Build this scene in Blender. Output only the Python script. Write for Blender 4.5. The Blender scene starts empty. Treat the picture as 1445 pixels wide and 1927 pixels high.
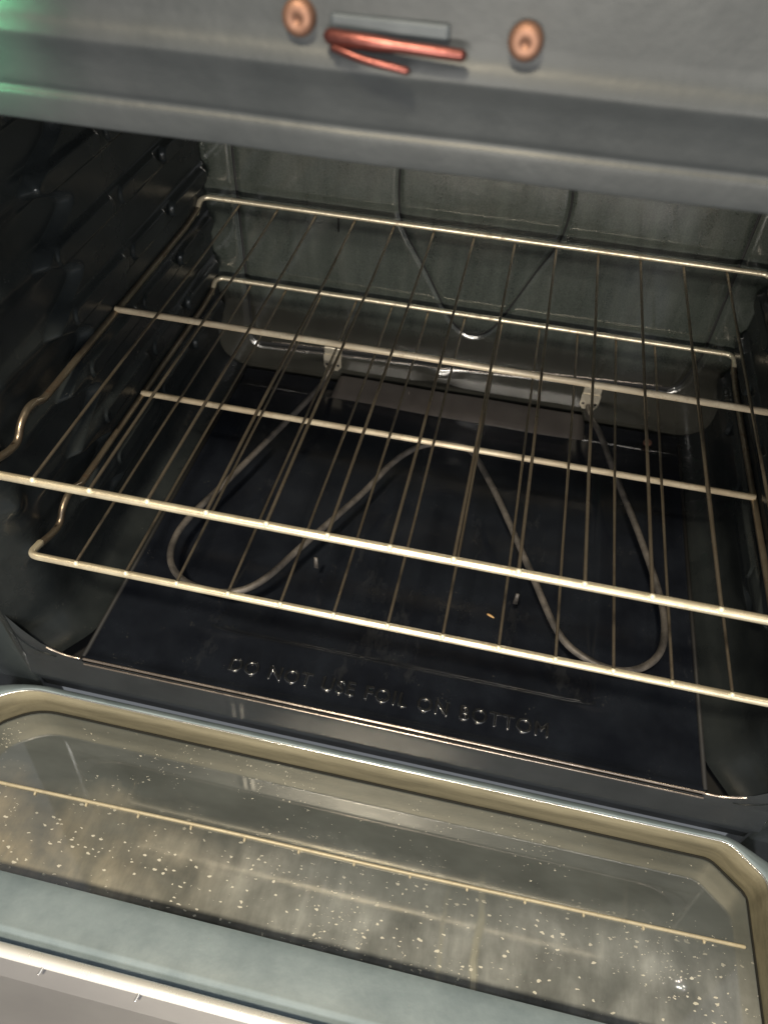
import bpy, bmesh, math, random
from mathutils import Vector, Matrix
random.seed(4)
scn = bpy.context.scene
col = scn.collection

# ------------------------------------------------------------ camera, world, light
cam_d = bpy.data.cameras.new('camera'); cam = bpy.data.objects.new('camera', cam_d); col.objects.link(cam)
cam.location = (0.0484, -0.3306, 0.4974)
cam.rotation_euler = (0.74085, -0.037828, 0.21048)
cam_d.sensor_fit = 'HORIZONTAL'; cam_d.sensor_width = 36.0; cam_d.lens = 36.0*1421.2/1445
cam_d.clip_start = 0.01; cam_d.clip_end = 50
cam_d.dof.use_dof = True; cam_d.dof.focus_distance = 0.63; cam_d.dof.aperture_fstop = 10.0
scn.camera = cam

w = bpy.data.worlds.new('World'); scn.world = w; w.use_nodes = True
bg = w.node_tree.nodes['Background']
bg.inputs[0].default_value = (0.88, 0.93, 1.0, 1); bg.inputs[1].default_value = 0.17

def area(name, loc, target, size, power, color, sy=None):
    d = bpy.data.lights.new(name, 'AREA'); d.energy = power; d.color = color
    d.shape = 'RECTANGLE'; d.size = size; d.size_y = sy or size
    o = bpy.data.objects.new(name, d); col.objects.link(o); o.location = loc
    o.rotation_euler = (Vector(target)-Vector(loc)).to_track_quat('-Z', 'Y').to_euler()
    return o
area('ceiling_light', (-0.15, -0.88, 1.72), (0, 0.1, 0), 0.16, 40, (1.0, 0.86, 0.62))
area('room_light', (0.1, -2.3, 0.22), (0, 0.3, 0.08), 1.3, 42, (1.0, 0.93, 0.82), 0.12)
area('kitchen_light', (1.0, -1.9, 1.0), (0, 0, 0.1), 0.9, 7, (0.95, 0.97, 1.0))
d = bpy.data.lights.new('phone_light', 'AREA'); d.shape='DISK'; d.size = 0.02; d.energy = 0.45; d.color = (1, .97, .9)
o = bpy.data.objects.new('phone_light', d); col.objects.link(o); o.location = (0.0, -0.36, 0.53)
o.rotation_euler = (Vector((0, .3, -.05))-o.location).to_track_quat('-Z', 'Y').to_euler()
g_ = area('green_glow', (-0.245, -0.065, 0.42), (-0.222, -0.02, 0.415), 0.05, 0.19, (0.20, 1.0, 0.42)); g_.data.spread = math.radians(70)  # lamp added to tint the left end of the top frame green

vs = scn.view_settings
vs.view_transform = 'Standard'; vs.look = 'None'; vs.exposure = 0.0; vs.gamma = 1.0; vs.use_curve_mapping = False

# ------------------------------------------------------------ helpers
def empty(name, loc=(0, 0, 0)):
    o = bpy.data.objects.new(name, None); o.empty_display_size = .02; col.objects.link(o); o.location = loc; return o
def link(name, verts, faces, mat, parent=None, smooth=True):
    me = bpy.data.meshes.new(name); me.from_pydata([tuple(v) for v in verts], [], faces); me.update()
    if smooth:
        me.polygons.foreach_set('use_smooth', [True]*len(me.polygons))
    o = bpy.data.objects.new(name, me); col.objects.link(o)
    if mat: me.materials.append(mat)
    if parent: o.parent = parent
    return o
def from_bm(name, bm, mat, parent=None, smooth=False, auto=None):
    me = bpy.data.meshes.new(name); bmesh.ops.recalc_face_normals(bm, faces=bm.faces); bm.to_mesh(me); bm.free()
    if smooth: me.polygons.foreach_set('use_smooth', [True]*len(me.polygons))
    o = bpy.data.objects.new(name, me); col.objects.link(o)
    if mat: me.materials.append(mat)
    if parent: o.parent = parent
    return o
def tag(o, label=None, cat=None, group=None, kind=None):
    if label: o['label'] = label
    if cat: o['category'] = cat
    if group: o['group'] = group
    if kind: o['kind'] = kind
def smooth_path(pts, rad, n=6):
    """round the corners of a polyline"""
    P = [Vector(p) for p in pts]; out = [P[0]]
    for i in range(1, len(P)-1):
        a, b, c = P[i-1], P[i], P[i+1]
        r = rad[i] if isinstance(rad, (list, tuple)) else rad
        r = min(r, (a-b).length*.49, (c-b).length*.49)
        p0 = b+(a-b).normalized()*r; p1 = b+(c-b).normalized()*r
        for k in range(n+1):
            t = k/n; out.append(p0*(1-t)**2+b*2*t*(1-t)+p1*t*t)
    out.append(P[-1]); return out
def catmull(pts, n=10):
    P = [Vector(p) for p in pts]; P = [P[0]*2-P[1]]+P+[P[-1]*2-P[-2]]; out = []
    for i in range(1, len(P)-2):
        a, b, c, d_ = P[i-1:i+3]
        for k in range(n):
            t = k/n
            out.append(.5*((2*b)+(c-a)*t+(2*a-5*b+4*c-d_)*t*t+(3*b-a-3*c+d_)*t**3))
    out.append(P[-2]); return out
def tube_geo(path, r, V, F, seg=12, dome=True):
    P = [Vector(p) for p in path]; Q = [P[0]]
    for p in P[1:]:
        if (p-Q[-1]).length > 1e-6: Q.append(p)
    P = Q; n = len(P)
    rf = r if callable(r) else (lambda t_: r)
    T = [(P[min(i+1, n-1)]-P[max(i-1, 0)]).normalized() for i in range(n)]
    up = Vector((0, 0, 1)) if abs(T[0].z) < .9 else Vector((1, 0, 0))
    N = (up-T[0]*up.dot(T[0])).normalized(); rings = []
    def ring(c, t, nn, rr):
        b = t.cross(nn); k0 = len(V)
        for s in range(seg):
            a = 2*math.pi*s/seg; V.append(c+nn*math.cos(a)*rr+b*math.sin(a)*rr)
        return k0
    for i in range(n):
        if i: N = (N-T[i]*N.dot(T[i])).normalized()
        if i == 0 and dome:
            for f, q in ((.95, .3), (.55, .83)): rings.append(ring(P[0]-T[0]*rf(0)*f, T[0], N, rf(0)*q))
        rings.append(ring(P[i], T[i], N, rf(i/(n-1))))
        if i == n-1 and dome:
            for f, q in ((.55, .83), (.95, .3)): rings.append(ring(P[i]+T[i]*rf(1)*f, T[i], N, rf(1)*q))
    for a, b in zip(rings, rings[1:]):
        for s in range(seg):
            s2 = (s+1) % seg; F.append((a+s, a+s2, b+s2, b+s))
    F.append(tuple(rings[0]+s for s in range(seg))[::-1]); F.append(tuple(rings[-1]+s for s in range(seg)))
def tube(name, path, r, mat, parent=None, seg=12, dome=True):
    V, F = [], []; tube_geo(path, r, V, F, seg, dome)
    return link(name, V, F, mat, parent)
def grid(name, fn, us, vs_, mat, parent, flip=False):
    V = [fn(u, v) for v in vs_ for u in us]; n = len(us)
    F = []
    for j in range(len(vs_)-1):
        for i in range(n-1):
            q = (j*n+i, j*n+i+1, (j+1)*n+i+1, (j+1)*n+i); F.append(q[::-1] if flip else q)
    return link(name, V, F, mat, parent)
def lin(a, b, n): return [a+(b-a)*i/(n-1) for i in range(n)]
def sstep(a, b, x):
    t = max(0., min(1., (x-a)/(b-a))); return t*t*(3-2*t)
def bevel_box(name, lo, hi, mat, parent, bev=.001, seg=2):
    bm = bmesh.new(); bmesh.ops.create_cube(bm, size=1)
    for v in bm.verts:
        v.co = Vector([lo[i]+(hi[i]-lo[i])*(v.co[i]+.5) for i in range(3)])
    if bev: bmesh.ops.bevel(bm, geom=bm.edges[:], offset=bev, segments=seg, affect='EDGES', profile=.5)
    return from_bm(name, bm, mat, parent)

# ------------------------------------------------------------ materials
class NT:
    def __init__(s, name):
        s.m = bpy.data.materials.new(name); s.m.use_nodes = True; s.t = s.m.node_tree
        s.b = s.t.nodes['Principled BSDF']; s.tc = s.t.nodes.new('ShaderNodeTexCoord').outputs['Object']
    def n(s, typ, **kw):
        nd = s.t.nodes.new(typ)
        for k, v in kw.items():
            if hasattr(nd, k): setattr(nd, k, v)
            else: nd.inputs[k].default_value = v
        return nd
    def l(s, a, b): s.t.links.new(a, b)
    def noise(s, scale, detail=4, rough=.55, vec=None, dist=0):
        nd = s.n('ShaderNodeTexNoise'); nd.inputs['Scale'].default_value = scale; nd.inputs['Detail'].default_value = detail
        nd.inputs['Roughness'].default_value = rough; nd.inputs['Distortion'].default_value = dist
        s.l(vec or s.tc, nd.inputs['Vector']); return nd.outputs['Fac']
    def mapv(s, scale=(1, 1, 1), rot=(0, 0, 0), loc=(0, 0, 0)):
        nd = s.n('ShaderNodeMapping'); nd.inputs['Scale'].default_value = scale; nd.inputs['Rotation'].default_value = rot
        nd.inputs['Location'].default_value = loc; s.l(s.tc, nd.inputs['Vector']); return nd.outputs[0]
    def ramp(s, fac, stops):
        nd = s.n('ShaderNodeValToRGB'); e = nd.color_ramp.elements
        while len(e) < len(stops): e.new(.5)
        for el, (p, c) in zip(e, stops):
            el.position = p; el.color = (c, c, c, 1) if isinstance(c, (int, float)) else (*c, 1)
        s.l(fac, nd.inputs[0]); return nd.outputs[0]
    def mix(s, fac, a, b):
        nd = s.n('ShaderNodeMix', data_type='RGBA')
        for sock, v in ((nd.inputs[0], fac), (nd.inputs[6], a), (nd.inputs[7], b)):
            if isinstance(v, (int, float)): sock.default_value = v
            elif isinstance(v, tuple): sock.default_value = (*v, 1)
            else: s.l(v, sock)
        return nd.outputs[2]
    def math(s, op, a, b=0.):
        nd = s.n('ShaderNodeMath', operation=op)
        for i, v in enumerate((a, b)):
            if isinstance(v, (int, float)): nd.inputs[i].default_value = v
            else: s.l(v, nd.inputs[i])
        return nd.outputs[0]
    def bump(s, h, strength=.2, dist=.001):
        nd = s.n('ShaderNodeBump'); nd.inputs['Strength'].default_value = strength; nd.inputs['Distance'].default_value = dist
        s.l(h, nd.inputs['Height']); s.l(nd.outputs[0], s.b.inputs['Normal'])
    def set(s, **kw):
        for k, v in kw.items():
            k = k.replace('_', ' ')
            if isinstance(v, (int, float)): s.b.inputs[k].default_value = v
            elif isinstance(v, tuple): s.b.inputs[k].default_value = (*v, 1)
            else: s.l(v, s.b.inputs[k])
        return s.m

def enamel(name, c1, c2, r1, r2, speck=.0, bump=.15, bscale=90, spec=.5, ior=1.5, streak=0):
    t = NT(name); n1 = t.noise(22, 5, .6); n2 = t.noise(900, 2)
    if streak: n1 = t.math('ADD', t.math('MULTIPLY', t.noise(700, 2), .45), t.math('MULTIPLY', t.noise(9, 4, .55, t.mapv((6, 1, 1), (0, .12, 0))), .55))  # vertical streaks painted into the colour stand in for reflected rack wires
    c = t.mix(t.ramp(n1, [(.35, 0.), (.7, 1.)]), c1, c2)
    if speck:
        v = t.n('ShaderNodeTexVoronoi'); v.inputs['Scale'].default_value = 420; t.l(t.tc, v.inputs['Vector'])
        pick = t.math('MULTIPLY', t.math('LESS_THAN', v.outputs['Distance'], .14), t.math('GREATER_THAN', t.noise(45, 2), .66))
        c = t.mix(t.math('MULTIPLY', pick, speck), c, (.35, .34, .30))
    t.bump(t.math('ADD', t.noise(bscale, 2), t.math('MULTIPLY', n2, .12)), bump, .0012)
    return t.set(Base_Color=c, Roughness=t.ramp(t.noise(14, 4), [(.3, r1), (.75, r2)]), IOR=ior)
M_floor = enamel('black_enamel', (.007, .0085, .013), (.013, .016, .023), .10, .26, speck=.35, bump=.08)
def scuffs(m):
    t = m.node_tree; b = t.nodes['Principled BSDF']; src = b.inputs['Base Color'].links[0].from_socket
    tc = t.nodes.new('ShaderNodeTexCoord'); mp = t.nodes.new('ShaderNodeMapping'); mp.inputs['Scale'].default_value = (1, .4, 1); mp.inputs['Rotation'].default_value = (0, 0, .4)
    t.links.new(tc.outputs['Object'], mp.inputs[0])
    nz = t.nodes.new('ShaderNodeTexNoise'); nz.inputs['Scale'].default_value = 16; nz.inputs['Detail'].default_value = 9; nz.inputs['Roughness'].default_value = .72; t.links.new(mp.outputs[0], nz.inputs['Vector'])
    mr = t.nodes.new('ShaderNodeMapRange'); mr.inputs[1].default_value = .58; mr.inputs[2].default_value = .80; mr.inputs[4].default_value = .55; t.links.new(nz.outputs['Fac'], mr.inputs[0])
    mx = t.nodes.new('ShaderNodeMix'); mx.data_type = 'RGBA'; t.links.new(mr.outputs[0], mx.inputs[0]); t.links.new(src, mx.inputs[6]); mx.inputs[7].default_value = (.075, .078, .082, 1)
    t.links.new(mx.outputs[2], b.inputs['Base Color'])
scuffs(M_floor)
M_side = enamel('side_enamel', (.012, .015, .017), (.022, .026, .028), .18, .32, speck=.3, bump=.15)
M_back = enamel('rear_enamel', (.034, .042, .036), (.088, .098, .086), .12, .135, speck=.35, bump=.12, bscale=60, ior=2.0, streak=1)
def lower_tone(m):
    # browner, darker tone over the lower part of the rear wall, ragged upper edge
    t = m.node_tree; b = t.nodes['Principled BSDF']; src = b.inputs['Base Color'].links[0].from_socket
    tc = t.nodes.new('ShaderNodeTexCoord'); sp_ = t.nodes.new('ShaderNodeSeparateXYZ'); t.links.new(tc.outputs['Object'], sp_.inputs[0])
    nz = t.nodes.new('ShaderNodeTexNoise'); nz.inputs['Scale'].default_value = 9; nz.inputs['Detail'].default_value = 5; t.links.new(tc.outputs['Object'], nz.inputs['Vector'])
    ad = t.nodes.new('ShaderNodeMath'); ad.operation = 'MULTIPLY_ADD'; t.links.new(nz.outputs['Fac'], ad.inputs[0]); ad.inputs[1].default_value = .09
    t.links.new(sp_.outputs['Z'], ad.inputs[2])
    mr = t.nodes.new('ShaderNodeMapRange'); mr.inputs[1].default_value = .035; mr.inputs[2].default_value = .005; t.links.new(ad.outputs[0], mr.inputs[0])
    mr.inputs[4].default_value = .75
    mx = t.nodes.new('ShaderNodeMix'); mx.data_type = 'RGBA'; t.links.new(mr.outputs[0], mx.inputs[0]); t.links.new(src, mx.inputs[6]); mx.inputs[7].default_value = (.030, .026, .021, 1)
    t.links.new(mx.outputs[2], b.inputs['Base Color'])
lower_tone(M_back)
M_front = enamel('frame_enamel', (.031, .036, .040), (.047, .053, .058), .42, .56, speck=.0, bump=.2, bscale=150)
M_door = enamel('door_enamel', (.185, .24, .275), (.27, .335, .375), .5, .65, speck=.5, bump=.3, bscale=160)
M_flange = enamel('flange_enamel', (.014, .017, .021), (.022, .026, .031), .40, .52, speck=.2)
M_gap = enamel('dark_gap', (.004, .004, .005), (.006, .006, .006), .6, .8)
M_step = enamel('step_enamel', (.070, .060, .055), (.10, .088, .080), .38, .46, bump=.2, bscale=50, ior=1.7)
M_slot = enamel('slot_metal', (.05, .062, .072), (.09, .105, .12), .45, .55)
M_text = enamel('letter_enamel', (.010, .011, .013), (.018, .019, .022), .10, .16, bump=.02, ior=2.4)

def chrome(name, base, dark, r1, r2, pit=.5, sc=160, met=.85):
    t = NT(name); n = t.noise(sc, 6, .65); g = t.noise(18, 3); g2 = t.ramp(t.noise(34, 4, .6), [(.38, 0.), (.62, .45)])
    mask = t.math('MULTIPLY', t.ramp(n, [(.48, 0.), (.66, 1.)]), t.ramp(g, [(.35, .25), (.7, 1.)]))
    c = t.mix(t.math('MAXIMUM', t.math('MULTIPLY', mask, pit), t.math('MULTIPLY', g2, pit)), base, dark)
    t.bump(n, .35, .0006)
    return t.set(Base_Color=c, Metallic=met, Roughness=t.mix(mask, (r1, r1, r1), (r2, r2, r2)))
M_bar = chrome('rack_chrome', (.92, .83, .63), (.30, .21, .13), .32, .60, .75, met=.65)
M_lip = chrome('worn_lip', (.50, .43, .38), (.10, .08, .07), .25, .45, .8, 70)
M_white = chrome('pale_steel', (.98, .97, .95), (.8, .78, .75), .25, .4, .3, 60, met=.3)
M_bar_refl = chrome('bar_reflection', (.70, .63, .47), (.34, .29, .21), .45, .65, .7, 120, met=.2)  # golden colour for the rack bar's reflection built on the pane
M_weld = chrome('weld_metal', (.98, .93, .74), (.7, .6, .4), .35, .5, .3, 300, met=.3)
M_wire = chrome('wire_chrome', (.36, .31, .245), (.12, .085, .055), .30, .55, .85, 260)
M_cross = chrome('crossbar_chrome', (.88, .77, .58), (.46, .32, .20), .42, .6, .75, met=.35)
M_rail = chrome('side_rail_chrome', (.36, .31, .24), (.14, .08, .05), .30, .55, .9)
t = NT('element_metal'); M_elem = t.set(Base_Color=t.mix(t.ramp(t.noise(55, 6, .7), [(.35, 0.), (.65, 1.)]), (.060, .056, .054), (.17, .155, .145)), Metallic=.35, Roughness=.5)
M_bracket = chrome('bracket_steel', (.85, .78, .64), (.40, .30, .20), .35, .55, .5, 90)
M_copper = chrome('copper_screw', (.30, .17, .12), (.14, .07, .05), .55, .75, .6, 120)
M_latch = chrome('latch_metal', (.20, .07, .06), (.05, .012, .010), .30, .55, .9, 160)
M_steel = chrome('bright_steel', (.85, .83, .80), (.5, .48, .45), .16, .3, .35, 60)
t = NT('brushed_panel'); nn = t.noise(8, 4, .6, t.mapv((1, 3, 3)))
M_panel = t.set(Base_Color=t.mix(nn, (.22, .22, .24), (.36, .36, .38)), Metallic=.5, Roughness=.35)
t = NT('recess_metal'); nn = t.noise(16, 5, .6, t.mapv((1, 3, 6)))
t.bump(t.noise(120, 3), .1, .0005)
M_recess = t.set(Base_Color=t.mix(t.ramp(nn, [(.3, 0.), (.75, 1.)]), (.21, .19, .13), (.38, .34, .235)), Metallic=.2, Roughness=.6)
t = NT('gasket'); M_gasket = t.set(Base_Color=(.012, .012, .01), Roughness=.8)
t = NT('crumb_crust'); M_crumb = t.set(Base_Color=t.mix(t.noise(900, 3), (.45, .22, .07), (.65, .45, .22)), Roughness=.7)

# door glass: dark glossy pane with baked-on film, splatter specks and a drip (object coords, metres)
t = NT('dirty_glass')
sx = t.n('ShaderNodeSeparateXYZ'); t.l(t.tc, sx.inputs[0]); X, Y = sx.outputs['X'], sx.outputs['Y']
near = t.ramp(t.math('ADD', t.math('MULTIPLY', Y, -5.5), t.math('MULTIPLY', t.noise(11, 5, .6, None, .3), .45)), [(.72, 0.), (1.12, 1.)])
film = t.math('MULTIPLY', near, t.ramp(t.noise(17, 5, .58, None, .25), [(.30, .12), (.72, .78)]))
leftw = t.ramp(t.math('ADD', X, t.math('MULTIPLY', t.noise(9, 3), .10)), [(0., 0.), (1., 1.)])
wl = t.n('ShaderNodeMapRange'); wl.inputs[1].default_value = -.26; wl.inputs[2].default_value = .02
t.l(t.math('ADD', X, t.math('MULTIPLY', t.noise(9, 3), .08)), wl.inputs[0])
filmcol = t.mix(wl.outputs[0], (.97, .80, .50), (.86, .90, .92))
filmcol = t.mix(t.math('MULTIPLY', t.ramp(t.noise(30, 5, .6), [(.40, 0.), (.70, 1.)]), .45), filmcol, t.mix(wl.outputs[0], (.40, .28, .15), (.26, .25, .24)))
def specks(scale, thr, gate_scale, gate, seed):
    mp = t.mapv((1, 1.7, 1), (0, 0, .15), (seed, seed*.7, 0))
    nz = t.n('ShaderNodeTexNoise'); nz.inputs['Scale'].default_value = scale*1.5; t.l(mp, nz.inputs['Vector'])
    ad = t.n('ShaderNodeVectorMath', operation='MULTIPLY_ADD'); t.l(nz.outputs['Color'], ad.inputs[0])
    ad.inputs[1].default_value = (.006, .006, 0); t.l(mp, ad.inputs[2])
    v = t.n('ShaderNodeTexVoronoi'); v.inputs['Scale'].default_value = scale; v.voronoi_dimensions = '2D'; t.l(ad.outputs[0], v.inputs['Vector'])
    pk = t.n('ShaderNodeSeparateColor'); t.l(v.outputs['Color'], pk.inputs[0])
    size = t.math('MULTIPLY', pk.outputs[1], thr)
    a = t.math('LESS_THAN', v.outputs['Distance'], size)
    b = t.math('GREATER_THAN', t.math('ADD', pk.outputs[0], t.math('MULTIPLY', t.math('SUBTRACT', t.noise(gate_scale, 3), .5), 1.6)), gate)
    return t.math('MULTIPLY', a, b)
sp1 = specks(300, .22, 16, .98, 3.1)
sp2 = t.math('MULTIPLY', specks(130, .24, 22, .72, 7.7), near)
sp = t.math('MAXIMUM', sp1, sp2)
def streak(x0, wd, y0, y1, amp):
    dx = t.math('ABSOLUTE', t.math('SUBTRACT', t.math('ADD', X, t.math('MULTIPLY', t.noise(25, 2), .012)), x0+.006))
    a = t.n('ShaderNodeMapRange'); a.inputs[1].default_value = wd; a.inputs[2].default_value = wd*.3; t.l(dx, a.inputs[0])
    b = t.n('ShaderNodeMapRange'); b.inputs[1].default_value = y0; b.inputs[2].default_value = y1; t.l(Y, b.inputs[0])
    return t.math('MULTIPLY', t.math('MULTIPLY', a.outputs[0], b.outputs[0]), amp)
st = t.math('MAXIMUM', streak(.118, .0042, -.09, -.20, .75), streak(.088, .003, -.10, -.18, .3))
smear = t.ramp(t.noise(60, 5, .6, t.mapv((1, .25, 1), (0, 0, .5)), .3), [(.35, .55), (.65, 1.)])
film = t.math('MULTIPLY', film, smear)
base = t.mix(film, (.03, .034, .033), filmcol)
haze = t.math('ADD', t.math('MULTIPLY', t.ramp(t.noise(7, 4, .6, t.mapv((1, 2.5, 1))), [(.3, 0.), (.75, 1.)]), .30), .16)
base = t.mix(haze, base, (.33, .365, .37))
base = t.mix(st, base, (.46, .45, .34))
base = t.mix(t.math('MULTIPLY', sp, .85), base, (.85, .82, .72))
rough = t.mix(t.math('MAXIMUM', t.math('MAXIMUM', t.math('MULTIPLY', film, .10), sp), st), (.045, .045, .045), (.55, .55, .55))
t.bump(t.math('ADD', t.math('MULTIPLY', film, .08), sp), .35, .0006)
M_glass = t.set(Base_Color=base, Roughness=rough, IOR=2.7)

# ------------------------------------------------------------ the oven
oven = empty('oven', (0, 0, -.3))
tag(oven, 'open dark enamel oven with its door down, grimy window and W shaped heating element', 'oven')
oven_off = Vector((0, 0, .3))
def under(parent, o):
    return o
root = oven
PRE = []      # parts are modelled in world metres; the roots sit at the base, so parts are shifted back
ZF = -.125    # floor panel
YB = .452     # back wall
XS = .316     # side walls
ZT = .365     # top of the opening
ROWS = [-.030, .024, .078, .132, .186, .240, .294]

# back wall: pressed grooves and the pressed fan shield
def seg_d(px, pz, a, b):
    ax, az = a; bx, bz = b; dx, dz = bx-ax, bz-az
    t_ = max(0, min(1, ((px-ax)*dx+(pz-az)*dz)/(dx*dx+dz*dz))); return math.hypot(px-ax-t_*dx, pz-az-t_*dz)
def rounded(pts, r): return [(p.x, p.z) for p in smooth_path([(a, 0, b) for a, b in pts], r, 8)]
frame_line = rounded([(-.274, .36), (-.272, -.090), (.262, -.062), (.279, -.012), (.272, .36)][:2] + [(.262, -.062), (.276, -.01), (.272, .36)], .016)
shield = [(p.x, p.z) for p in catmull([(-.079, 0, .22), (-.088, 0, .17), (-.0875, 0, .12), (-.078, 0, .090), (-.052, 0, .048), (-.022, 0, -.004),
          (-.006, 0, -.022), (.012, 0, -.028), (.030, 0, -.018), (.046, 0, .010), (.070, 0, .065), (.088, 0, .104), (.092, 0, .145), (.084, 0, .19), (.07, 0, .23)], 4)]
def poly_d(x, z, L, lim=.02):
    m = lim
    for a, b in zip(L, L[1:]):
        if min(a[0], b[0])-lim > x or max(a[0], b[0])+lim < x or min(a[1], b[1])-lim > z or max(a[1], b[1])+lim < z: continue
        m = min(m, seg_d(x, z, a, b))
    return m
def back_fn(x, z):
    d1 = poly_d(x, z, frame_line); d2 = poly_d(x, z, shield)
    y = YB + .0035*math.exp(-(d1/.0034)**2) + .0020*math.exp(-(d2/.0026)**2)
    y -= .004*(max(0, abs(x)-.300)/.018)**2
    y += .0004*math.sin(x*17+1)*math.sin(z*23) + .00012*math.sin(x*61)*math.cos(z*47+.5)
    zb = -.143 + .05*(x+.28)*1.0
    y -= .0045*math.exp(-((x+.022)/.020)**2-((z+.094)/.013)**2)
    return (x, y, z)
us = lin(-.33, .33, 331); 
vsb = lin(-.150, .372, 270)
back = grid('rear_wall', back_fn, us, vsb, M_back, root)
for L, r_ in ((frame_line, .0019), (shield, .0016)):
    tube('groove_seam', [(a, back_fn(a, b)[1]+r_*.35, b) for a, b in L], r_, M_gap, back, 8, False)

V, F = [], []
for k, (dz_, dy_) in enumerate(((.0042, .0004), (.0030, -.0012), (-.0030, -.0012), (-.0042, .0004))):
    for i in range(80):
        x = -.262+.515*i/79; zc = -.0895+(x+.272)*(.028/.534); V.append((x, back_fn(x, zc)[1]-.0009+dy_, zc+dz_))
for k in range(3):
    for i in range(79): F.append((k*80+i, k*80+i+1, (k+1)*80+i+1, (k+1)*80+i))
link('cover_gap', V, F, M_gap, back)
for o_ in (.0050, -.0050):
    tube('cover_edge', [(x, back_fn(x, -.0895+(x+.272)*(.028/.534)+o_)[1], -.0895+(x+.272)*(.028/.534)+o_) for x in lin(-.245, .245, 60)], .0006, M_lip, back, 6)
tube('wall_slit', [(-.155, YB-.0003, .099), (-.155, YB-.0003, .082)], .0011, M_gap, back, 8)

# side walls with the pressed rack guides, flared front and rounded foot
def capsule(y, z, y0, y1, zc, hw):
    dy = max(y0+hw-y, 0, y-(y1-hw)); d_ = math.hypot(dy, z-zc); return d_-hw
def side_h(y, z):
    h = 0
    # platform with scalloped front edge
    ph = (z-ROWS[0])/.054
    sc = .5+.5*math.cos(2*math.pi*ph)
    yf = .100+.055*(1-sc)**.8+ .22*max(0, z-.02)
    h += .0085*sstep(yf-.012, yf+.004, y)*sstep(-.075, -.055, z)
    for zc in ROWS:
        if abs(z-zc) > .03: continue
        for (a, b, am) in ((.350, .442, .0050), (.262, .340, .0026), (.150, .250, .0026)):
            d_ = capsule(y, z, a, b, zc-.0005, .0078)
            h += am*sstep(.0014, -.0010, d_)
        h += .0030*sstep(.0125, .0085, abs(z-zc+.0005))*sstep(.13, .15, y)
        # front stop bump
        h += .006*math.exp(-((y-.018)/.011)**2-((z-zc-.012)/.010)**2)
        h += .004*math.exp(-((z-zc)/.009)**2)*sstep(.16, .13, y)*sstep(.03, .06, y)
    return h*sstep(.4515, .4455, y)
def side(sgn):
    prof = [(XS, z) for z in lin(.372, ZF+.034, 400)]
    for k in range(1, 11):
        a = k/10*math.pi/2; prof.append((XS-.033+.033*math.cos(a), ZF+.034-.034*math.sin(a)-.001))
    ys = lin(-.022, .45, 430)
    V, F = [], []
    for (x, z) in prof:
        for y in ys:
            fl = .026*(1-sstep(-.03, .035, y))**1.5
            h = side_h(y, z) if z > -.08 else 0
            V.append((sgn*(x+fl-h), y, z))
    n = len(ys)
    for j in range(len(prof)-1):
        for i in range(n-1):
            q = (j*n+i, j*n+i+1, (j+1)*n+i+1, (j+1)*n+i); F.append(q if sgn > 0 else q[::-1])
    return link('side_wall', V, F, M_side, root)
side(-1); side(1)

# cavity ceiling
bevel_box('cavity_ceiling', (-.33, -.01, .374), (.33, .47, .384), M_side, root, 0)
# dark under-floor behind the panel seams
bevel_box('base_pan', (-.42, -.016, -.190), (.42, .47, -.1515), M_gap, root, 0)

# bottom panel with pressed rectangle, rolled front lip and raised rear ramp
rect = rounded([(-.176, .36), (-.176, .045), (.186, .045), (.186, .36), (-.176, .36)], .018)
def floor_fn(x, y):
    z = ZF+.0008*math.sin(x*14+.6)*math.sin(y*11)
    if -.215 < x < .225 and y > .01:
        d_ = poly_d(x, y, rect, .03)
        inside = (-.176 < x < .186) and (.045 < y < .36)
        s_ = -d_ if inside else d_
        z += -.0050*sstep(.0035, -.0035, s_)
    # rear ramp
    if y > .412:
        z -= .0015
    # front roll
    if y < -.010:
        z += .0012*sstep(-.010, -.015, y)
    return (x, y, z)
us = lin(-.2815, .2845, 190); vv = lin(-.0185, .4455, 224)
panel = grid('bottom_panel', floor_fn, us, vv, M_floor, root)
# raised step behind the element, in lighter brownish enamel
V = []; F = []; nx = 60
for k, (yy, zz) in enumerate(((.4085, ZF-.001), (.410, ZF+.0006), (.418, ZF+.0036), (.430, ZF+.0078), (.4445, ZF+.0112))):
    for i in range(nx):
        x = -.157+.325*i/(nx-1); V.append((x, yy+.0006*math.sin(x*40), zz if 0 < i < nx-1 else ZF-.001))
for k in range(4):
    for i in range(nx-1): F.append((k*nx+i, k*nx+i+1, (k+1)*nx+i+1, (k+1)*nx+i))
link('rear_step', V, F, M_step, panel)
# rolled lip along the panel's front edge (sub-part)
tube('front_lip', [(-.2805, -.0185, ZF+.0002), (.2835, -.0185, ZF+.0002)], .0013, M_lip, panel)
tube('front_lip', [(-.2800, -.0212, ZF-.0040), (.2835, -.0212, ZF-.0040)], .0009, M_lip, panel)

# embossed words
cu = bpy.data.curves.new('words', 'FONT'); cu.body = 'DO NOT USE FOIL ON BOTTOM'; cu.size = .0195; cu.extrude = .0003
cu.bevel_depth = .0010; cu.offset = -.0005; cu.bevel_resolution = 3; cu.space_character = 1.12; cu.space_word = 1.25
tmp = bpy.data.objects.new('tmp', cu); col.objects.link(tmp)
bpy.context.view_layer.update()
me = bpy.data.meshes.new_from_object(tmp.evaluated_get(bpy.context.evaluated_depsgraph_get()))
bpy.data.objects.remove(tmp)
xs = [v.co.x for v in me.vertices]; kx = .297/(max(xs)-min(xs)); x0 = min(xs)
for v in me.vertices:
    v.co = Vector((-.147+(v.co.x-x0)*kx, .001+v.co.y*1.0, ZF+.0008+v.co.z))
me.materials.clear(); me.materials.append(M_text)
words = bpy.data.objects.new('embossed_lettering', me); col.objects.link(words); words.parent = panel

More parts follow.
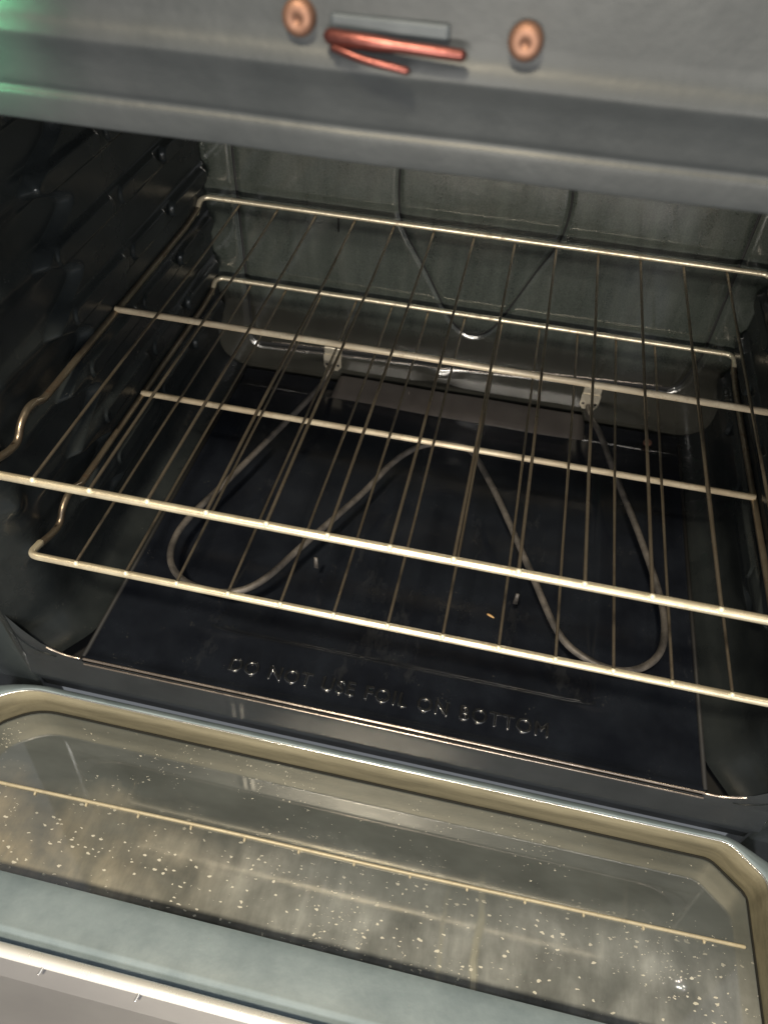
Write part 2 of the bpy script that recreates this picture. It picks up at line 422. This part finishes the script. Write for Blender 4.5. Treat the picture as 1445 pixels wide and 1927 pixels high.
# screw at the back of the floor
def screw(name, c, r, mat, parent, axis='y', recess=True):
    bm = bmesh.new(); n = 28
    prof = [(0, -.30*r, .0), (.16*r, -.30*r, .0), (.24*r, -.46*r, .0), (.7*r, -.42*r, .0), (.92*r, -.28*r, 0), (r, 0, 0), (r, .4*r, 0)]
    rings = []
    for (rr, h, _) in prof[1:]:
        rings.append([bm.verts.new((rr*math.cos(2*math.pi*k/n), h, rr*math.sin(2*math.pi*k/n))) for k in range(n)])
    for a, b in zip(rings, rings[1:]):
        for k in range(n): bm.faces.new((a[k], a[(k+1) % n], b[(k+1) % n], b[k]))
    bm.faces.new(rings[0])
    if axis == 'z': bmesh.ops.rotate(bm, verts=bm.verts, cent=(0, 0, 0), matrix=Matrix.Rotation(-math.pi/2, 3, 'X'))
    bmesh.ops.translate(bm, verts=bm.verts, vec=c)
    return from_bm(name, bm, mat, parent, True)
screw('screw', (.246, .424, ZF+.002), .0050, M_copper, panel, 'z')

# front sill: dark face between floor lip and door, rolled over at the bottom
def sill_fn(x, s_):
    # s_ : 0 top .. 1 bottom
    prof = [(-.0200, ZF-.0022), (-.0215, ZF-.010), (-.0225, ZF-.024), (-.0235, ZF-.040), (-.0190, ZF-.056), (-.015, ZF-.075)]
    k = s_*(len(prof)-1); i = min(int(k), len(prof)-2); f = k-i
    y = prof[i][0]*(1-f)+prof[i+1][0]*f; z = prof[i][1]*(1-f)+prof[i+1][1]*f
    y += -.0012*math.exp(-((x+.138)/.003)**2)*sstep(.1, .3, s_)*sstep(.8, .6, s_) - .0012*math.exp(-((x+.130)/.002)**2)*sstep(.15, .3, s_)*sstep(.8, .6, s_)
    e = max(0, abs(x)-.285)
    z += .0 ; y += .0
    return (x, y, z)
grid('front_sill', sill_fn, lin(-.42, .42, 360), lin(0, 1, 24), M_flange, root)
# corner gussets between sill and side walls
for sx_ in (-1, 1):
    V = []; F = []
    a = [(sx_*.2825, -.0185, ZF-.001), (sx_*.300, -.0190, ZF+.004), (sx_*.318, -.0200, ZF+.016), (sx_*.330, -.0205, ZF+.034), (sx_*.342, -.021, ZF+.06)]
    b = [(sx_*.2825, -.0205, ZF-.004), (sx_*.303, -.0212, ZF-.004), (sx_*.325, -.0212, ZF-.004), (sx_*.345, -.0212, ZF-.004), (sx_*.355, -.0212, ZF-.004)]
    V = a+b; n = len(a)
    F = [(i, i+1, n+i+1, n+i) for i in range(n-1)]
    link('sill_corner', V, F if sx_ < 0 else [f[::-1] for f in F], M_flange, root)
    tube('corner_glint_bead', smooth_path([(sx_*.2845, -.0190, ZF+.0006), (sx_*.296, -.0195, ZF+.0016), (sx_*.305, -.0197, ZF+.0052), (sx_*.314, -.0200, ZF+.0105)], .006, 4), .0011, M_lip, root, 8)  # thin bead of lip metal put in for the glint at the corner
    tube('floor_seam', [(sx_*.2832+.0012, -.016, ZF+.0002), (sx_*.2832+.0012, .43, ZF+.0002)], .0022, M_gap, root, 8, False)
# front jambs
for sx_ in (-1, 1):
    bevel_box('front_jamb', (min(sx_*.3405, sx_*.40), -.0235, ZF-.15), (max(sx_*.3405, sx_*.43), -.001, .372), M_side, root, .004, 3)

# top frame: lip, crease, flat face with a soft ridge
prof = [(.010, .3740), (.004, .3680), (-.006, .3652), (-.0200, .3640), (-.0214, .3644), (-.0218, .3700), (-.0220, .3752), (-.0205, .3768), (-.0204, .3780),
        (-.0213, .3800), (-.0222, .386), (-.0238, .393), (-.0258, .3985), (-.0262, .4002), (-.0250, .4036), (-.0230, .4068), (-.0220, .411), (-.0220, .43), (-.0220, .47), (-.0225, .56), (-.03, .62)]
P = smooth_path([(0, a, b) for a, b in prof], .002, 3)
V = []; F = []; us = lin(-.40, .40, 120)
for p in P:
    for x in us: V.append((x, p.y+.0006*math.sin(x*21+p.z*30)+.0004*math.sin(x*57), p.z))
n = len(us)
for j in range(len(P)-1):
    for i in range(n-1): F.append((j*n+i, (j+1)*n+i, (j+1)*n+i+1, j*n+i+1)[::-1])
top = link('top_frame', V, F, M_front, root)
screw('screw', (-.0455, -.0250, .4150), .0062, M_copper, top)
screw('screw', (.0372, -.0250, .4150), .0062, M_copper, top)
# latch: slot plate, hook rod and its reflection, built as a thinner rod below
bevel_box('latch_slot', (-.034, -.0240, .4120), (.010, -.0222, .4175), M_slot, top, .0012)
V, F = [], []
tube_geo(smooth_path([(-.0325, -.0285, .4112), (-.012, -.0292, .4106), (.0155, -.0296, .4100)], .004), lambda t_: .0028-.0007*t_, V, F, 14)
tube_geo(smooth_path([(-.031, -.0300, .4080), (-.020, -.0315, .4056), (-.0035, -.0320, .4038)], .004), .0014, V, F, 12)
link('latch', V, F, M_latch, top)

# heating element
ZE = -.090
E0 = [(-0.163, 0.446, -0.103), (-0.163, 0.43, -0.1), (-0.1636, 0.3834, -0.09), (-0.1898, 0.2933, -0.09), (-0.2162, 0.2059, -0.09), (-0.2364, 0.1425, -0.09), (-0.2391, 0.1085, -0.09), (-0.2305, 0.0826, -0.09), (-0.2111, 0.0659, -0.09), (-0.1819, 0.06, -0.09), (-0.1551, 0.0665, -0.09), (-0.1353, 0.087, -0.09), (-0.1155, 0.1283, -0.09), (-0.1014, 0.1573, -0.09), (-0.0712, 0.2194, -0.09), (-0.0478, 0.2764, -0.09), (-0.0235, 0.3098, -0.09), (0.0084, 0.3236, -0.09), (0.0341, 0.3172, -0.09), (0.0546, 0.2849, -0.09), (0.0793, 0.237, -0.09), (0.1171, 0.1541, -0.09), (0.1468, 0.0908, -0.09), (0.172, 0.0687, -0.09), (0.2006, 0.062, -0.09), (0.2242, 0.071, -0.09), (0.2405, 0.0925, -0.09), (0.2451, 0.1266, -0.09), (0.2391, 0.1703, -0.09), (0.222, 0.2375, -0.09), (0.1997, 0.313, -0.09), (0.1795, 0.3859, -0.09), (0.167, 0.428, -0.098), (0.167, 0.446, -0.1)]
el = tube('heating_element', catmull([(x, y, z) for x, y, z in E0], 8), .0034, M_elem, root, 14)
for cx, cz in ((-.163, -.0965), (.167, -.0930)):
    bm = bmesh.new()
    hw = .0115
    pts = [(-hw, .011), (hw, .011), (hw, -.006), (hw*.6, -.012), (-hw*.6, -.012), (-hw, -.006)]
    f0 = [bm.verts.new((cx+a, YB-.004, cz+b)) for a, b in pts]; f1 = [bm.verts.new((cx+a, YB-.0055, cz+b)) for a, b in pts]
    bm.faces.new(f0); bm.faces.new(f1[::-1])
    for i in range(6): bm.faces.new((f0[i], f0[(i+1) % 6], f1[(i+1) % 6], f1[i]))
    br = from_bm('mounting_bracket', bm, M_bracket, el)
    bevel_box('bracket_shield', (cx-hw*.95, YB-.0045, cz+.003), (cx+hw*.95, YB+.004, cz+.022), M_bracket, el, .0008)
    V, F = [], []
    for s_ in (-1, 1):
        k0 = len(V)
        for k in range(14): V.append((cx+s_*.0075+.0019*math.cos(k*math.pi/7), YB-.0058, cz-.0035+.0019*math.sin(k*math.pi/7)))
        F.append(tuple(range(k0, k0+14)))
    link('bracket_holes', V, F, M_gap, el)
for cx, cy in ((-.0955, .128), (.106, .131)):
    bm = bmesh.new(); bmesh.ops.create_cone(bm, cap_ends=True, segments=12, radius1=.0024, radius2=.0018, depth=.016)
    bmesh.ops.scale(bm, verts=bm.verts, vec=(1, .45, 1)); bmesh.ops.translate(bm, verts=bm.verts, vec=(cx, cy-.004, ZE-.009))
    from_bm('support_foot', bm, M_elem, el, True)

# ------------------------------------------------------------ the door (part of the oven) and its pieces
TA = math.tan(math.radians(3.6))
def dz(y): return -.178+TA*(-.032-y)
def gz(y): return -.2225+TA*(-.050-y)
YN = -.1945
OP = smooth_path([(-.384, -.09, 0), (-.384, -.060, 0), (-.350, -.0330, 0), (.322, -.0320, 0), (.352, -.058, 0), (.352, YN, 0), (-.384, YN, 0), (-.384, -.09, 0)], [0, .020, .024, .007, .008, .03, .03, 0], 6)
OP = [p.copy() for p in OP[:-1]]
def outer(p):
    # matching point on outer outline
    x, y = p.x, p.y
    cx, cy = -.003, -.115
    dx, dy = x-cx, y-cy
    return dx, dy
# liner top: ring between opening and outline, with a rolled lip profile
V, F = [], []; n = len(OP)
OUT = []
for p in OP:
    sxn = 1 if p.x > -.010 else -1
    if p.y > -.0570:      # far side: lip only 14 mm deep
        k = (abs(p.x+.010)-.325)/.037 if abs(p.x+.010) > .325 else 0
        k = max(0, min(1, k)); OUT.append(Vector((p.x+sxn*.030*k, p.y+.0110-.001*k, 0)))
    elif p.y < YN+.02:
        OUT.append(Vector((p.x+sxn*.045*(max(0, abs(p.x+.01)-.31)/.052), p.y-.0460, 0)))
    else: OUT.append(Vector((p.x+sxn*.045, p.y, 0)))
rows = [(0, -.0025), (.08, -.0006), (.2, .0004), (.5, .0010), (.75, .0004), (.92, -.0022), (1.0, -.0065), (1.02, -.016)]
for f, h in rows:
    for p, q_ in zip(OP, OUT):
        v = p.lerp(q_, f); far = 1 if p.y > -.057 else 0; nr = 1 if p.y < YN+.02 else 0
        V.append((v.x, v.y, dz(v.y)+h-far*.0105*min(f, 1)**1.1-nr*.0050*min(f, 1)))
for j in range(len(rows)-1):
    for i in range(n):
        i2 = (i+1) % n; F.append((j*n+i, j*n+i2, (j+1)*n+i2, (j+1)*n+i))
door = link('door_liner', V, F, M_door, root)
door['label'] = 'lowered oven door liner of speckled blue grey enamel'
# bright rolled edge around the window
V, F = [], []
tube_geo([(p.x, p.y, dz(p.y)-.0026) for p in OP if p.y > -.10], .0008, V, F, 8, False)
link('window_trim', V, F, M_steel, door)
# recess wall (tan metal)
V, F = [], []
rr = [(0, 0), (.0008, .35), (.0012, .8), (.0012, 1.0)]
for off, f in rr:
    for p in OP:
        c = Vector((-.003, -.115, 0)); dn = (p-c); dn.z = 0
        q_ = p-dn.normalized()*off
        V.append((q_.x, q_.y, (dz(p.y)-.0034)*(1-f)+(gz(p.y)+.0012)*f))
for j in range(len(rr)-1):
    for i in range(n):
        i2 = (i+1) % n; F.append((j*n+i, j*n+i2, (j+1)*n+i2, (j+1)*n+i))
link('window_recess', V, F, M_recess, door, False)
# gasket line round the glass
tube('gasket', [(p.x*.996, p.y-(.0012 if p.y > -.06 else -.0010), gz(p.y)+.0012) for p in OP]+[(OP[0].x*.996, OP[0].y, gz(OP[0].y)+.0012)], .0013, M_gasket, door, 8, False)
# glass pane
V = [(-.392, -.026, gz(-.026)), (.364, -.026, gz(-.026)), (.364, -.225, gz(-.225)), (-.392, -.225, gz(-.225))]
th = .004
V += [(a, b, c-th) for a, b, c in V]
link('window_glass', V, [(3, 2, 1, 0), (4, 5, 6, 7), (0, 1, 5, 4), (1, 2, 6, 5), (2, 3, 7, 6), (3, 0, 4, 7)], M_glass, door, False)
# rack bar's reflection in the pane, built as a solid golden line with nubs
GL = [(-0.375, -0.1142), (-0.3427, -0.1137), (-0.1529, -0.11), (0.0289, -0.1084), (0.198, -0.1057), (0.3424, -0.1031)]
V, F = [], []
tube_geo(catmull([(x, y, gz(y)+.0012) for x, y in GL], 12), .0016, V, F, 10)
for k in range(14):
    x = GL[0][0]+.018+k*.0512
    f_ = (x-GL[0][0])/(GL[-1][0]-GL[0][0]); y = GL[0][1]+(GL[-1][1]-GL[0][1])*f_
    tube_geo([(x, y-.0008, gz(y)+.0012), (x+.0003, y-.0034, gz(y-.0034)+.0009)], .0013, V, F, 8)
link('bar_reflection_line', V, F, M_bar_refl, door)
# outer trim rail and brushed end panel beyond the liner
YR = -.2475
tube('trim_rail', [(-.42, YR, dz(YR)+.003), (.42, YR, dz(YR)+.003)], .0050, M_white, door, 16)
for x_ in (-.203, -.126):
    tube('rail_peg', [(x_, YR+.001, dz(YR)+.0055), (x_-.003, YR-.009, dz(YR)+.003)], .0011, M_steel, door, 10)
V = [(-.42, -.250, dz(-.25)-.004), (.37, -.250, dz(-.25)-.004), (.37, -.262, dz(-.262)-.010), (-.37, -.262, dz(-.262)-.010), (.37, -.40, dz(-.40)-.012), (-.37, -.40, dz(-.40)-.012), (.37, -.41, dz(-.41)-.05), (-.37, -.41, dz(-.41)-.05)]
link('end_panel', V, [(0, 3, 2, 1), (3, 5, 4, 2), (5, 7, 6, 4)], M_panel, door, False)

# ------------------------------------------------------------ racks
S = .0435
def make_rack(origin):
    r_ = empty('oven_rack', origin)
    xe = 7*S
    zb, zs = .0075, -.0035
    D, MID = .440, .2215
    ox, oy, oz = 0, 0, 0
    def side_pts(sg):
        x = sg*xe
        return [(x, D-.004, zb), (x, D-.016, zs+.003), (x+sg*.0, D-.05, zs), (x, .30, zs), (x, .15, zs), (x, .088, zs), (x, .078, zs+.006), (x, .068, zs+.007),
                (x, .055, zs+.002), (x, .046, zs-.008), (x, .034, zs-.007), (x, .010, -.002)]
    left = side_pts(-1); right = side_pts(1)
    # continuous outer frame: front bar, side rails, back bar
    tube('front_bar', smooth_path([(-xe, .016, -.0035), (-xe, 0, 0), (xe, 0, 0), (xe, .016, -.0035)], .011, 8), .0032, M_bar, r_, 18)
    tube('rear_bar', smooth_path([(-xe, D-.020, zs+.001), (-xe, D-.006, zb-.001), (-xe+.006, D, zb), (xe-.006, D, zb), (xe, D-.006, zb-.001), (xe, D-.020, zs+.001)], .008, 6), .0028, M_bar, r_, 16)
    for pts in (left, right):
        tube('side_rail', smooth_path([pts[0][:2]+(zb-.002,)]+pts[1:], .006, 5), .0030, M_rail, r_, 14)
    tube('crossbar', [(-xe, MID, -.001), (xe, MID, -.001)], .0031, M_cross, r_, 16, False)
    for j in range(13):
        x = (j-6)*S
        V, F = [], []
        jx = random.uniform(-.0006, .0006)
        kw = 0; tube_geo([(x, -.0008, .0040), (x+jx, .11, .0034), (x, MID, .0030), (x-jx, .33, .0026), (x, D-.001, zb-.0038)], .00128, V, F, 10)
        # domed weld end on the front bar
        k0 = len(V)
        bm = bmesh.new(); bmesh.ops.create_uvsphere(bm, u_segments=10, v_segments=6, radius=.0023)
        for v in bm.verts: V.append(v.co+Vector((x, -.0012, .0031)))
        bm.verts.index_update()
        nf = len(F)
        for f in bm.faces: F.append(tuple(k0+v.index for v in f.verts))
        bm.free()
        wo = link('wire', V, F, M_wire, r_); wo.data.materials.append(M_weld)
        for p_ in wo.data.polygons[nf:]: p_.material_index = 1
    return r_
ra = make_rack((0, 0, 0))
tag(ra, 'lower chrome wire rack, just above the heating element, its front left corner showing', 'oven rack', 'wire racks in the oven')
rb = ra.copy(); col.objects.link(rb); rb.location = (-.0014, -.006, .1022)
for ch in list(ra.children):
    c = ch.copy(); col.objects.link(c); c.parent = rb
tag(rb, 'upper chrome wire rack, nearest the camera, hiding part of the rack beneath', 'oven rack', 'wire racks in the oven')

# ------------------------------------------------------------ crumbs
def crumb(c, s_, label, seed):
    rnd = random.Random(seed); bm = bmesh.new(); bmesh.ops.create_icosphere(bm, subdivisions=2, radius=1)
    for v in bm.verts:
        v.co = Vector((v.co.x*s_[0], v.co.y*s_[1], max(v.co.z*s_[2], -.2*s_[2])))*(1+rnd.uniform(-.25, .25))
    bmesh.ops.rotate(bm, verts=bm.verts, cent=(0, 0, 0), matrix=Matrix.Rotation(rnd.uniform(-.5, .2), 3, 'Z'))
    o = from_bm('crumb', bm, M_crumb, None, True); o.location = c; tag(o, label, 'crumb'); return o
crumb((0.0849, 0.1228, ZF-.0040), (.0045, .0012, .0012), 'thin golden crumb lying on the black oven floor between the element loops', 1)
crumb((0.3146, 0.0941, -0.1185), (.0022, .0018, .0018), 'small rust coloured crumb in the right edge of the oven floor', 2)

# the oven's parts were modelled in world metres: shift them under the root at its base
for ch in oven.children: ch.matrix_parent_inverse = Matrix.Translation(oven_off)
